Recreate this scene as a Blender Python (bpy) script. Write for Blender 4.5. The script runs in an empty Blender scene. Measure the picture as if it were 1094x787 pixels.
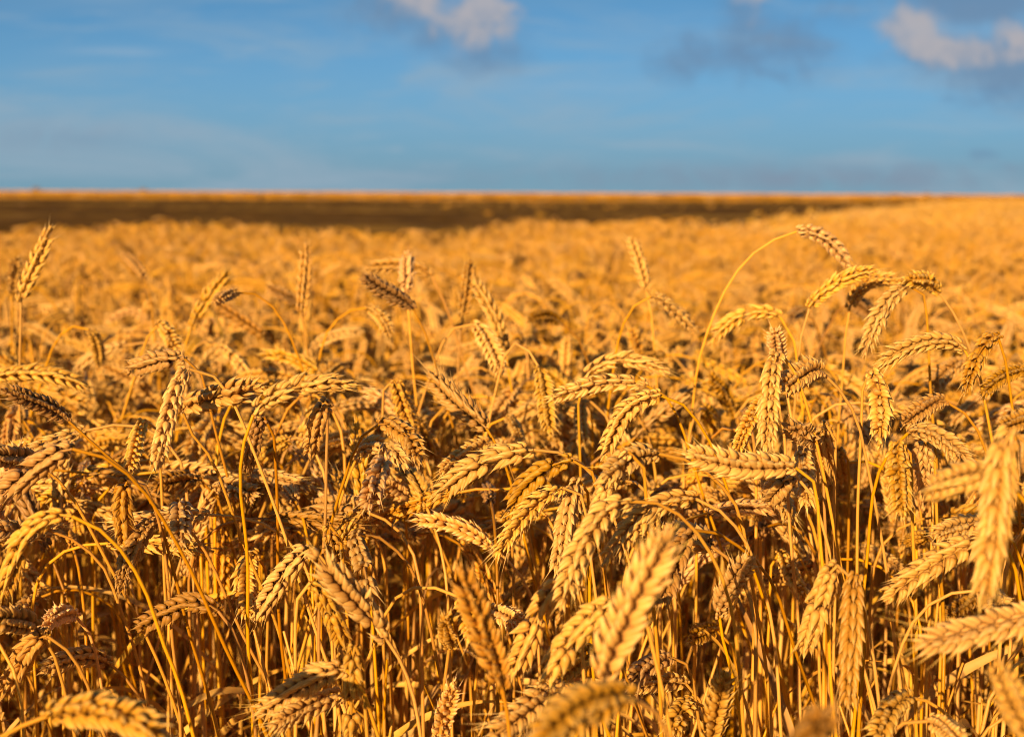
import bpy, math, random
import numpy as np
from mathutils import Vector, Matrix

R = math.radians
rng = np.random.default_rng(11)
random.seed(5)
sc = bpy.context.scene
COL = sc.collection

# ------------------------------------------------------------------ camera
CAM_H = 1.10
FPX = 1520.0                       # focal length in photo pixels (50 mm on 36 mm)
CX, CY = 547.0, 393.5
PITCH = math.atan((CY - 207.5) / FPX)
ROLL = R(0.26)
cam_d = bpy.data.cameras.new('camera')
cam = bpy.data.objects.new('camera', cam_d)
COL.objects.link(cam)
cam_d.sensor_width = 36.0
cam_d.lens = 36.0 * FPX / 1094.0
cam_d.clip_start = 0.05
cam_d.clip_end = 20000
cam_d.dof.use_dof = True
cam_d.dof.focus_distance = 1.13
cam_d.dof.aperture_fstop = 6.8
fw = Vector((0, math.cos(PITCH), -math.sin(PITCH)))
u0 = Vector((0, math.sin(PITCH), math.cos(PITCH)))
r0 = Vector((1, 0, 0))
rt = r0 * math.cos(ROLL) + u0 * math.sin(ROLL)
up = u0 * math.cos(ROLL) - r0 * math.sin(ROLL)
cam.matrix_world = Matrix(((rt.x, up.x, -fw.x, 0), (rt.y, up.y, -fw.y, 0), (rt.z, up.z, -fw.z, CAM_H), (0, 0, 0, 1)))
sc.camera = cam
CP = np.array([0, 0, CAM_H]); FW = np.array(fw); RT = np.array(rt); UP = np.array(up)

def at(px, py, d):
    return CP + d * (FW + RT * ((px - CX) / FPX) + UP * ((CY - py) / FPX))

def project(P):
    q = np.asarray(P) - CP
    z = q @ FW
    z = np.where(np.abs(z) < 1e-4, 1e-4, z)
    return CX + FPX * (q @ RT) / z, CY - FPX * (q @ UP) / z, z

# ------------------------------------------------------------------ world, sun, exposure
SUN_EL, SUN_AZ = R(14.5), R(201.0)    # azimuth clockwise from +Y: behind the camera, to its left
world = bpy.data.worlds.new("World")
sc.world = world
world.use_nodes = True
wt = world.node_tree
for n in list(wt.nodes):
    wt.nodes.remove(n)

def nd(tree, typ, **kw):
    n = tree.nodes.new(typ)
    for k, v in kw.items():
        setattr(n, k, v)
    return n

def put(tree, sock, val):
    if hasattr(val, 'is_linked'):
        tree.links.new(val, sock)
    elif val is not None:
        sock.default_value = val

def mth(tree, op, a, b=None, c=None, clamp=False):
    n = nd(tree, 'ShaderNodeMath', operation=op, use_clamp=clamp)
    put(tree, n.inputs[0], a)
    if b is not None: put(tree, n.inputs[1], b)
    if c is not None: put(tree, n.inputs[2], c)
    return n.outputs[0]

def mixc(tree, f, a, b):
    n = nd(tree, 'ShaderNodeMix', data_type='RGBA')
    put(tree, n.inputs[0], f); put(tree, n.inputs[6], a); put(tree, n.inputs[7], b)
    return n.outputs[2]

def sstep(tree, x, lo, hi):
    n = nd(tree, 'ShaderNodeMapRange', interpolation_type='SMOOTHSTEP')
    put(tree, n.inputs[0], x); n.inputs[1].default_value = lo; n.inputs[2].default_value = hi
    return n.outputs[0]

def noise(tree, vec, scale, detail=4, rough=.55, dist=0.0):
    n = nd(tree, 'ShaderNodeTexNoise')
    put(tree, n.inputs['Vector'], vec)
    n.inputs['Scale'].default_value = scale; n.inputs['Detail'].default_value = detail
    n.inputs['Roughness'].default_value = rough; n.inputs['Distortion'].default_value = dist
    return n.outputs[0]

SKY_TINT = (.70, 1.28, 1.50, 1)
HAZE = .92
def build_sky():
    t = wt
    tc = nd(t, 'ShaderNodeTexCoord').outputs['Generated']
    sep = nd(t, 'ShaderNodeSeparateXYZ'); t.links.new(tc, sep.inputs[0])
    x, y, z = sep.outputs
    # the low part of the sky is read higher up the dome: the air of this evening is clear and deep blue down low
    zz = mth(t, 'ADD', mth(t, 'MULTIPLY', z, 3.4), 0.16)
    comb = nd(t, 'ShaderNodeCombineXYZ')
    t.links.new(x, comb.inputs[0]); t.links.new(y, comb.inputs[1]); t.links.new(zz, comb.inputs[2])
    nrm = nd(t, 'ShaderNodeVectorMath', operation='NORMALIZE'); t.links.new(comb.outputs[0], nrm.inputs[0])
    sky = nd(t, 'ShaderNodeTexSky', sky_type='NISHITA', sun_disc=False)
    sky.sun_elevation = SUN_EL; sky.sun_rotation = SUN_AZ
    sky.air_density = 1.0; sky.dust_density = 0.6; sky.ozone_density = 1.0
    t.links.new(nrm.outputs[0], sky.inputs[0])
    hsv = nd(t, 'ShaderNodeHueSaturation'); t.links.new(sky.outputs[0], hsv.inputs['Color'])
    hsv.inputs['Saturation'].default_value = .97
    hsv.inputs['Value'].default_value = 1.0
    tint = nd(t, 'ShaderNodeMix', data_type='RGBA', blend_type='MULTIPLY'); tint.inputs[0].default_value = 1.0
    t.links.new(hsv.outputs[0], tint.inputs[6])
    # away from the low sun the sky is a deep blue, on the sun's side it is paler and warmer
    t.links.new(mixc(t, sstep(t, y, -.35, .45), (1.15, 1.0, .72, 1), SKY_TINT), tint.inputs[7])
    col = mixc(t, mth(t, 'MULTIPLY', mth(t, 'MULTIPLY', sstep(t, z, .13, .0), sstep(t, y, -.3, .2)), HAZE), tint.outputs[2], (1.50, 2.62, 3.35, 1))
    # cloud layer, laid out by compass direction (tangents of azimuth and elevation)
    ys = mth(t, 'MAXIMUM', y, 0.05)
    u = mth(t, 'DIVIDE', x, ys); v = mth(t, 'DIVIDE', z, ys)
    uv = nd(t, 'ShaderNodeCombineXYZ'); t.links.new(u, uv.inputs[0]); t.links.new(v, uv.inputs[1])
    uvs = uv.outputs[0]
    front = sstep(t, y, 0.1, 0.4)
    n1 = noise(t, uvs, 30, 8, .62, .5)
    n2 = noise(t, uvs, 95, 6, .65, .4)
    def blob(cx, cy, rx, ry, k=1.0):
        cu, cv = (cx - CX) / FPX, (208 - cy) / FPX
        a = mth(t, 'DIVIDE', mth(t, 'SUBTRACT', u, cu), rx / FPX)
        b = mth(t, 'DIVIDE', mth(t, 'SUBTRACT', v, cv), ry / FPX)
        rr = mth(t, 'ADD', mth(t, 'MULTIPLY', a, a), mth(t, 'MULTIPLY', b, b))
        g = mth(t, 'POWER', 2.718, mth(t, 'MULTIPLY', rr, -1.0))
        return mth(t, 'MULTIPLY', g, k)
    def field(blobs):
        s = None
        for bb in blobs:
            g = blob(*bb)
            s = g if s is None else mth(t, 'MAXIMUM', s, g)
        return s
    def puffs(blobs, lo, hi, amp=1.5):
        s = field(blobs)
        nn = mth(t, 'ADD', mth(t, 'MULTIPLY', mth(t, 'SUBTRACT', n1, .5), amp), mth(t, 'MULTIPLY', mth(t, 'SUBTRACT', n2, .5), .45))
        return mth(t, 'MULTIPLY', sstep(t, mth(t, 'ADD', s, mth(t, 'MULTIPLY', nn, mth(t, 'MINIMUM', mth(t, 'MULTIPLY', s, 2.2), 1.0))), lo, hi), front)
    # thin high veil
    st = nd(t, 'ShaderNodeMapping'); st.inputs['Scale'].default_value = (1.0, 5.0, 1); st.inputs['Rotation'].default_value = (0, 0, R(6))
    t.links.new(uvs, st.inputs[0])
    veil = noise(t, st.outputs[0], 5.0, 6, .6, .6)
    vm = mth(t, 'MULTIPLY', sstep(t, veil, .43, .68), sstep(t, v, .16, .07))
    col = mixc(t, mth(t, 'MULTIPLY', mth(t, 'MULTIPLY', vm, front), .72), col, (2.55, 3.45, 4.25, 1))
    st2 = nd(t, 'ShaderNodeMapping'); st2.inputs['Scale'].default_value = (1.0, 9.0, 1); st2.inputs['Rotation'].default_value = (0, 0, R(-4)); t.links.new(uvs, st2.inputs[0])
    wisp = sstep(t, noise(t, st2.outputs[0], 11.0, 8, .66, .9), .50, .74)
    col = mixc(t, mth(t, 'MULTIPLY', mth(t, 'MULTIPLY', wisp, front), .38), col, (2.75, 3.6, 4.4, 1))
    # grey lower masses
    dark = puffs([(420, 16, 60, 34, .85), (520, 64, 50, 28, .75), (495, 40, 80, 36, .7), (742, 66, 62, 28, .85), (815, 50, 76, 46, .85), (1070, 74, 80, 40, 1.2), (1040, 2, 100, 30, 1.2), (1000, 62, 70, 26, .9), (880, 20, 60, 30, .5), (1008, 106, 22, 8, .5), (1045, 165, 22, 8, .6), (790, 20, 46, 40, .6)], .12, 1.0, 1.5)
    col = mixc(t, mth(t, 'MULTIPLY', dark, .75), col, (1.25, 2.05, 3.2, 1))
    lit = puffs([(455, 4, 60, 24, 1.1), (512, 24, 50, 34, 1.2), (490, 54, 22, 18, .7), (957, 36, 42, 30, 1.2), (985, 54, 44, 20, .9), (1030, 60, 80, 22, 1.15), (1070, 46, 40, 24, .95), (808, 0, 46, 14, .9), (815, 30, 34, 40, .55)], .36, 1.10, 2.3)
    shade = mixc(t, sstep(t, mth(t, 'ADD', mth(t, 'MULTIPLY', n1, .6), mth(t, 'MULTIPLY', n2, .4)), .36, .60), (2.3, 2.75, 3.55, 1), (3.8, 3.6, 3.8, 1))
    col = mixc(t, mth(t, 'MULTIPLY', lit, .9), col, shade)
    # streaks
    stk = mth(t, 'MULTIPLY', mth(t, 'MULTIPLY', field([(128, 61, 48, 4.0, .9), (150, 64, 30, 3, .8), (1040, 135, 90, 4, .4), (620, 96, 80, 5, .4), (120, 1, 60, 9, .5)]), mth(t, 'ADD', .4, n1)), front)
    col = mixc(t, mth(t, 'MULTIPLY', stk, .5), col, (3.0, 3.9, 4.8, 1))
    low = mth(t, 'MULTIPLY', mth(t, 'MULTIPLY', field([(860, 190, 320, 15, 1.1), (700, 184, 120, 4, .8), (1020, 180, 160, 8, .9), (60, 150, 90, 16, .5)]), sstep(t, n1, .25, .65)), front)
    col = mixc(t, mth(t, 'MULTIPLY', low, .65), col, (1.95, 2.35, 3.1, 1))
    bg = nd(t, 'ShaderNodeBackground'); t.links.new(col, bg.inputs[0]); bg.inputs[1].default_value = 0.070
    out = nd(t, 'ShaderNodeOutputWorld'); t.links.new(bg.outputs[0], out.inputs[0])
build_sky()

sun_d = bpy.data.lights.new('sun', 'SUN')
sun_d.energy = 4.8
sun_d.angle = R(0.5)
sun_d.color = (1.0, 0.69, 0.33)
sun = bpy.data.objects.new('sun', sun_d)
COL.objects.link(sun)
sdir = Vector((math.sin(SUN_AZ) * math.cos(SUN_EL), math.cos(SUN_AZ) * math.cos(SUN_EL), math.sin(SUN_EL)))
sun.rotation_euler = sdir.to_track_quat('Z', 'Y').to_euler()
sun.location = sdir * 30
sc.view_settings.view_transform = 'Standard'
sc.view_settings.look = 'None'
sc.view_settings.exposure = 0.77
sc.view_settings.gamma = 1.0
sc.view_settings.use_curve_mapping = False
sc.cycles.use_denoising = True
sc.cycles.max_bounces = 7
sc.cycles.diffuse_bounces = 5
sc.cycles.pixel_filter_type = 'BLACKMAN_HARRIS'
sc.cycles.filter_width = 1.0
sc.cycles.transparent_max_bounces = 4

# ------------------------------------------------------------------ materials
def new_mat(name):
    m = bpy.data.materials.new(name); m.use_nodes = True
    t = m.node_tree
    b = t.nodes['Principled BSDF']
    return m, t, b

def straw_mat(name, c_lo, c_hi, rough, kind):
    """Ripe straw. Attributes on the mesh: 'along' (0 base .. 1 tip of each husk or stalk) and 'vary' (one number per husk)."""
    m, t, b = new_mat(name)
    oi = nd(t, 'ShaderNodeObjectInfo')
    al = nd(t, 'ShaderNodeAttribute', attribute_name='along').outputs['Fac']
    va = nd(t, 'ShaderNodeAttribute', attribute_name='vary').outputs['Fac']
    geo = nd(t, 'ShaderNodeNewGeometry').outputs['Position']
    nz = noise(t, geo, 240 if kind == 'ear' else 90, 3, .6)
    f = mth(t, 'ADD', mth(t, 'MULTIPLY', va, .55), mth(t, 'MULTIPLY', nz, .45), clamp=True)
    col = mixc(t, f, c_lo, c_hi)
    if kind == 'ear':            # natural pale tips and brown bases, deepened to paint in highlights and gap shade
        tip = sstep(t, al, .45, .95)
        col = mixc(t, mth(t, 'MULTIPLY', tip, .48), col, (.87, .62, .24, 1))
        base = sstep(t, al, .22, .0)
        col = mixc(t, mth(t, 'MULTIPLY', base, .65), col, (.26, .12, .03, 1))
        sp = sstep(t, noise(t, geo, 900, 2, .6), .62, .72)
        col = mixc(t, mth(t, 'MULTIPLY', sp, .22), col, (.24, .13, .05, 1))
    else:                        # weathering blotches and joints along the stalk
        sp = sstep(t, noise(t, geo, 45, 4, .65), .56, .74)
        col = mixc(t, mth(t, 'MULTIPLY', sp, .45), col, (.34, .16, .035, 1))
        if kind == 'stem':       # papery sheaths above each joint, brown rings at the joints
            for k in (.28, .55):
                sh_ = mth(t, 'MULTIPLY', sstep(t, al, k, k + .01), sstep(t, al, k + .175, k + .165))
                col = mixc(t, mth(t, 'MULTIPLY', sh_, .5), col, (.70, .43, .10, 1))
                rg_ = mth(t, 'MULTIPLY', sstep(t, al, k - .012, k - .004), sstep(t, al, k + .010, k + .002))
                col = mixc(t, mth(t, 'MULTIPLY', rg_, .7), col, (.22, .11, .03, 1))
    # each plant has its tone; dark ones also have shade put into the colour
    tone = nd(t, 'ShaderNodeMix', data_type='RGBA', blend_type='MULTIPLY')
    tone.inputs[0].default_value = 1.0
    t.links.new(col, tone.inputs[6]); t.links.new(oi.outputs['Color'], tone.inputs[7])
    rv = mth(t, 'ADD', .86, mth(t, 'MULTIPLY', oi.outputs['Random'], .28))
    r2 = mth(t, 'FRACT', mth(t, 'MULTIPLY', oi.outputs['Random'], 17.31))
    r3_ = mth(t, 'FRACT', mth(t, 'MULTIPLY', oi.outputs['Random'], 5.77))
    tv = nd(t, 'ShaderNodeHueSaturation'); t.links.new(tone.outputs[2], tv.inputs['Color']); t.links.new(rv, tv.inputs['Value'])
    t.links.new(mth(t, 'ADD', .93, mth(t, 'MULTIPLY', r2, .16)), tv.inputs['Saturation'])
    t.links.new(mth(t, 'ADD', .4965, mth(t, 'MULTIPLY', r3_, .006)), tv.inputs['Hue'])
    t.links.new(tv.outputs[0], b.inputs['Base Color'])
    b.inputs['Roughness'].default_value = rough
    b.inputs['Specular IOR Level'].default_value = .35
    bp = nd(t, 'ShaderNodeBump'); bp.inputs['Strength'].default_value = .35; bp.inputs['Distance'].default_value = .0006
    t.links.new(noise(t, geo, 1400, 2, .6), bp.inputs['Height']); t.links.new(bp.outputs[0], b.inputs['Normal'])
    return m

M_EAR = straw_mat('ripe_husk', (.41, .190, .028, 1), (.80, .455, .098, 1), .48, 'ear')
M_STEM = straw_mat('golden_straw', (.56, .255, .024, 1), (.75, .385, .056, 1), .42, 'stem')
M_LEAF = straw_mat('dry_leaf', (.48, .23, .03, 1), (.66, .37, .075, 1), .6, 'stem')
MATS = [M_STEM, M_EAR, M_LEAF]

def soil_mat(name, c1, c2, c3, s, straw, sx=.25):
    m, t, b = new_mat(name)
    geo = nd(t, 'ShaderNodeNewGeometry').outputs['Position']
    col = mixc(t, noise(t, geo, s, 6, .65), c1, c2)
    mp = nd(t, 'ShaderNodeMapping'); mp.inputs['Scale'].default_value = (sx, 1, 1); t.links.new(geo, mp.inputs[0])
    col = mixc(t, mth(t, 'MULTIPLY', sstep(t, noise(t, mp.outputs[0], straw[0], 5, .6), straw[1], straw[2]), straw[3]), col, c3)
    t.links.new(col, b.inputs['Base Color'])
    b.inputs['Roughness'].default_value = .95
    b.inputs['Specular IOR Level'].default_value = .02
    bp = nd(t, 'ShaderNodeBump'); bp.inputs['Strength'].default_value = .9; bp.inputs['Distance'].default_value = .04
    t.links.new(noise(t, geo, s * 2, 5, .6), bp.inputs['Height']); t.links.new(bp.outputs[0], b.inputs['Normal'])
    return m

# ------------------------------------------------------------------ mesh helpers
class Mesh:
    """Collects numpy vertex and face blocks, builds one mesh."""
    def __init__(s):
        s.v, s.q, s.t, s.al, s.va, s.qm, s.tm, s.n = [], [], [], [], [], [], [], 0
    def add(s, v, quads=None, tris=None, al=0.0, va=0.5, mat=0):
        v = np.asarray(v, float).reshape(-1, 3); k = len(v)
        s.v.append(v)
        s.al.append(np.broadcast_to(np.asarray(al, float), (k,))); s.va.append(np.broadcast_to(np.asarray(va, float), (k,)))
        if quads is not None and len(quads):
            q = np.asarray(quads, int) + s.n; s.q.append(q); s.qm.append(np.full(len(q), mat))
        if tris is not None and len(tris):
            t = np.asarray(tris, int) + s.n; s.t.append(t); s.tm.append(np.full(len(t), mat))
        s.n += k
    def data(s, name, mats):
        me = bpy.data.meshes.new(name)
        V = np.concatenate(s.v).astype(np.float32)
        Q = np.concatenate(s.q) if s.q else np.zeros((0, 4), int)
        T = np.concatenate(s.t) if s.t else np.zeros((0, 3), int)
        me.vertices.add(len(V)); me.vertices.foreach_set('co', V.ravel())
        loops = np.concatenate([Q.ravel(), T.ravel()]).astype(np.int32)
        me.loops.add(len(loops)); me.loops.foreach_set('vertex_index', loops)
        tot = np.concatenate([np.full(len(Q), 4), np.full(len(T), 3)]).astype(np.int32)
        st = np.concatenate([[0], np.cumsum(tot)[:-1]]).astype(np.int32)
        me.polygons.add(len(tot)); me.polygons.foreach_set('loop_start', st); me.polygons.foreach_set('loop_total', tot)
        mi = np.concatenate([np.concatenate(s.qm) if s.qm else np.zeros(0), np.concatenate(s.tm) if s.tm else np.zeros(0)]).astype(np.int32)
        for m in mats: me.materials.append(m)
        if len(mats) > 1: me.polygons.foreach_set('material_index', mi)
        me.polygons.foreach_set('use_smooth', np.ones(len(tot), bool))
        for nm, arr in (('along', s.al), ('vary', s.va)):
            a = me.attributes.new(nm, 'FLOAT', 'POINT'); a.data.foreach_set('value', np.concatenate(arr).astype(np.float32))
        me.update(calc_edges=True)
        return me

def norm(a):
    return a / (np.linalg.norm(a, axis=-1, keepdims=True) + 1e-12)

def spline(P, n):
    """Catmull-Rom (centripetal) through P, n samples evenly spaced along the curve."""
    P = np.asarray(P, float)
    keep = [0] + [i for i in range(1, len(P)) if np.linalg.norm(P[i] - P[i - 1]) > 1e-5]
    P = P[keep]
    if len(P) == 2:
        s = np.linspace(0, 1, n)[:, None]; return P[0] * (1 - s) + P[1] * s
    Q = np.vstack([2 * P[0] - P[1], P, 2 * P[-1] - P[-2]])
    out = []
    for i in range(1, len(Q) - 2):
        p0, p1, p2, p3 = Q[i - 1:i + 3]
        t0 = 0; t1 = t0 + np.linalg.norm(p1 - p0) ** .5; t2 = t1 + np.linalg.norm(p2 - p1) ** .5; t3 = t2 + np.linalg.norm(p3 - p2) ** .5
        t = np.linspace(t1, t2, 14, endpoint=False)[:, None]
        A1 = (t1 - t) / (t1 - t0) * p0 + (t - t0) / (t1 - t0) * p1
        A2 = (t2 - t) / (t2 - t1) * p1 + (t - t1) / (t2 - t1) * p2
        A3 = (t3 - t) / (t3 - t2) * p2 + (t - t2) / (t3 - t2) * p3
        B1 = (t2 - t) / (t2 - t0) * A1 + (t - t0) / (t2 - t0) * A2
        B2 = (t3 - t) / (t3 - t1) * A2 + (t - t1) / (t3 - t1) * A3
        out.append((t2 - t) / (t2 - t1) * B1 + (t - t1) / (t2 - t1) * B2)
    out.append(P[-1:])
    C = np.concatenate(out)
    return resample(C, n)

def resample(C, n):
    s = np.concatenate([[0], np.cumsum(np.linalg.norm(np.diff(C, axis=0), axis=1))])
    w = np.linspace(0, s[-1], n)
    return np.stack([np.interp(w, s, C[:, k]) for k in range(3)], 1)

def frames(C, nref):
    T = norm(np.gradient(C, axis=0))
    N = np.zeros_like(C)
    n = np.asarray(nref, float) - T[0] * np.dot(nref, T[0])
    if np.linalg.norm(n) < 1e-4:
        n = np.cross(T[0], [0.3, 0.8, 0.5])
    n = n / np.linalg.norm(n)
    for i in range(len(C)):
        n = n - T[i] * np.dot(n, T[i]); n /= np.linalg.norm(n) + 1e-12
        N[i] = n
    return T, N, np.cross(T, N)

def tube(mb, C, rad, sides=6, mat=0, va=.5, al=None, cap=True):
    T, N, B = frames(C, [.31, .77, .2])
    n = len(C); a = np.arange(sides) / sides * 2 * np.pi
    rad = np.broadcast_to(np.asarray(rad, float), (n,))
    V = C[:, None] + rad[:, None, None] * (np.cos(a)[None, :, None] * N[:, None] + np.sin(a)[None, :, None] * B[:, None])
    i = np.arange(n - 1)[:, None] * sides; j = np.arange(sides)[None]; j2 = (j + 1) % sides
    q = np.stack([i + j, i + j2, i + sides + j2, i + sides + j], -1).reshape(-1, 4)
    al = np.linspace(0, 1, n) if al is None else al
    mb.add(V, q, None, np.repeat(al, sides), va, mat)

# ------------------------------------------------------------------ one ear, straight, unit length along +Z
def husk(sides, rings):
    tt = np.array([0, .12, .32, .56, .78, .92])[:rings] if rings == 6 else np.linspace(0, .8, rings)
    rr = np.interp(tt, [0, .12, .32, .56, .78, .92, 1], [.44, .88, 1.0, .76, .37, .12, 0])
    a = np.arange(sides) / sides * 2 * np.pi
    i = np.arange(rings - 1)[:, None] * sides; j = np.arange(sides)[None]; j2 = (j + 1) % sides
    q = np.stack([i + j, i + j2, i + sides + j2, i + sides + j], -1).reshape(-1, 4)
    k = (rings - 1) * sides
    tr = np.stack([k + np.arange(sides), k + (np.arange(sides) + 1) % sides, np.full(sides, rings * sides)], -1)
    return tt, rr, a, q, tr
HUSK_HI, HUSK_MID, HUSK_LO = husk(6, 6), husk(5, 4), husk(4, 3)

def ear_template(rg, lod=0, N=20, fat=1.0):
    """Two opposite rows of spikelets on a zigzag axis; each spikelet fans out as glumes and florets. x, y in metres; z as a fraction of length.
    Returns (husks Mesh blocks, awns Mesh blocks) as Mesh objects with z in [0, 1]."""
    L0 = .090
    E, A = Mesh(), Mesh()
    E.whole = True
    tt, rr, ang, q, tr = (HUSK_HI, HUSK_MID, HUSK_LO)[lod]
    splay = rg.uniform(.85, 1.2); ragged = rg.choice([.05, .12, .3]); lost = rg.choice([0, 0, .05, .12]); wither = rg.choice([0, 0, 0, .35])
    zz = np.linspace(0, 1, 12)
    tube(E, np.stack([.0004 * np.sin(zz * 30), 0 * zz, zz * L0 * .97], 1), .0011, 4, 0, .3, zz * 0 + .2)
    for i in range(N + 1):
        uu = i / N
        term = i == N
        s = 0 if term else (1 if i % 2 else -1)
        z0 = (.01 + .88 * uu) * L0
        sz = np.interp(uu, [0, .10, .3, .7, .9, 1], [.56, .82, 1.0, .96, .74, .60]) * fat * (1 - wither * max(0, (uu - .6) / .4)) * rg.uniform(.93, 1.07)
        opened = rg.random() < ragged
        if not term and rg.random() < lost:
            E.whole = False
            continue
        vs = rg.uniform(0, 1)
        if lod == 0:
            parts = [('g', -1), ('g', 1), ('f', -1), ('f', 1), ('c', 0)]
        elif lod == 1:
            parts = [('f', -1), ('f', 1), ('c', 0)]
        else:
            parts = [('f', -1), ('c', 1)]
        for kind, sy in parts:
            if kind == 'g':
                ln, w, th = .0112, .0030, .0030
                d = np.array([s * .38, sy * .46, 1.0]); p = np.array([s * .0022, sy * .0026, z0 - .0010])
            elif kind == 'f':
                ln, w, th = .0150, .0029, .0030
                d = np.array([s * .35, sy * .28, 1.0]); p = np.array([s * .0012, sy * .0022, z0 + .0008])
            else:
                ln, w, th = .0128, .0032, .0028
                d = np.array([s * .50, sy * .05, 1.0]); p = np.array([s * .0040, 0, z0 + .0014])
            if lod == 2:
                ln *= 1.25; w *= 1.7; th *= 1.6
            elif lod == 1:
                w *= 1.15; th *= 1.15
            if term:
                d = np.array([sy * .22, (.25 if kind == 'g' else -.1) * sy, 1.0]); p = np.array([sy * .001, 0, z0])
            d = d * np.array([splay, splay, 1]); d[:2] += rg.normal(0, .10, 2)
            if opened: d[:2] *= 1.5
            d = norm(d); ln *= sz * rg.uniform(.86, 1.1); w *= sz; th *= sz
            o = np.array([s if s else .3, sy * .55, 0.0]); o = o - d * np.dot(o, d); o = norm(o)
            W = np.cross(d, o)
            bend = tt * tt * ln * rg.uniform(-.12, .03)
            c = p + d * (tt * ln)[:, None] - o * bend[:, None] + o * (np.sin(tt * np.pi) * .0006)[:, None]
            so = np.where(np.sin(ang) > 0, 1.15, .75) * np.sin(ang)
            V = c[:, None] + (rr * w)[:, None, None] * np.cos(ang)[None, :, None] * W + (rr * th)[:, None, None] * so[None, :, None] * o
            tip = p + d * ln - o * (bend[-1] * 1.25)
            V = np.vstack([V.reshape(-1, 3), tip])
            al = np.concatenate([np.repeat(tt, len(ang)), [1.0]])
            E.add(V, q, tr, al, np.clip(vs * .6 + rg.uniform(0, .4), 0, 1), 1)
            if lod == 0 and kind != 'g':
                al_ = rg.uniform(.0015, .0055) if uu < .72 or rg.random() < .35 else rg.uniform(.004, .016)
                dd = norm(d + np.array([rg.normal(0, .06), rg.normal(0, .06), .15]))
                k = np.array([[1, 0, 0], [-.5, .87, 0], [-.5, -.87, 0]]) * .00038
                b0 = tip - d * .0012
                A.add(np.vstack([b0 + k, tip + dd * al_]), None, [[0, 1, 3], [1, 2, 3], [2, 0, 3]], .9, .9, 1)
    for M_ in (E, A):
        for v in M_.v: v[:, 2] /= L0
    return E, A

def merge(blocks):
    m = Mesh()
    for s in blocks:
        for k in ('v', 'al', 'va', 'qm', 'tm'): getattr(m, k).extend(getattr(s, k))
        off = m.n
        m.q += [q + off for q in s.q]; m.t += [t + off for t in s.t]; m.n += s.n
    return m

def flat(src):
    m = Mesh(); m.v = [np.concatenate(src.v)] if src.v else []
    m.al = [np.concatenate(src.al)]; m.va = [np.concatenate(src.va)]
    m.q = [np.concatenate(src.q)] if src.q else []; m.t = [np.concatenate(src.t)] if src.t else []
    m.qm = [np.concatenate(src.qm)] if src.qm else []; m.tm = [np.concatenate(src.tm)] if src.tm else []
    m.n = src.n
    return m

TEMPL = {0: [], 1: [], 2: []}
WHOLE = []
for k in range(18):
    rk = np.random.default_rng(500 + k)
    e, a = ear_template(np.random.default_rng(100 + k), 0, int(rk.integers(14, 19)), rk.uniform(.84, 1.14)); TEMPL[0].append((flat(e), flat(a))); WHOLE.append(e.whole)
for k in range(5):
    e, a = ear_template(np.random.default_rng(200 + k), 1, 15, .9); TEMPL[1].append((flat(e), None))
for k in range(3):
    e, a = ear_template(np.random.default_rng(300 + k), 2, 12); TEMPL[2].append((flat(e), None))

def bend_ear(src, C, roll_n, wscale=1.0, twist=0.0):
    """The straight template laid along curve C; roll_n is the direction its rows of spikelets point to."""
    T, N, B = frames(C, roll_n)
    n = len(C)
    v = src.v[0]
    f = np.clip(v[:, 2], 0, 1) * (n - 1)
    i = np.clip(f.astype(int), 0, n - 2); w = (f - i)[:, None]
    lp = lambda X: X[i] * (1 - w) + X[i + 1] * w
    L = np.linalg.norm(np.diff(C, axis=0), axis=1).sum()
    over = (v[:, 2] - np.clip(v[:, 2], 0, 1))[:, None]
    tw = twist * (v[:, 2:3] - .5); ct, s_t = np.cos(tw), np.sin(tw)
    x_ = v[:, :1] * ct - v[:, 1:2] * s_t; y_ = v[:, :1] * s_t + v[:, 1:2] * ct
    P = lp(C) + lp(T) * over * L + lp(N) * (x_ * wscale) + lp(B) * (y_ * wscale)
    m = Mesh(); m.v = [P]; m.al, m.va, m.q, m.t, m.qm, m.tm, m.n = src.al, src.va, src.q, src.t, src.qm, src.tm, src.n
    return m

def stem_mesh(C, r_base=.0018, r_top=.0010, sides=6, va=.5):
    m = Mesh()
    n = len(C)
    s = np.linspace(0, 1, n)
    rad = r_base + (r_top - r_base) * s ** 1.2
    for k in (.28, .55):                      # joints
        rad = rad + .0008 * np.exp(-((s - k) / .008) ** 2) + .00045 * ((s > k) & (s < k + .17))
    tube(m, C, rad, sides, 0, va)
    return m

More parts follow.
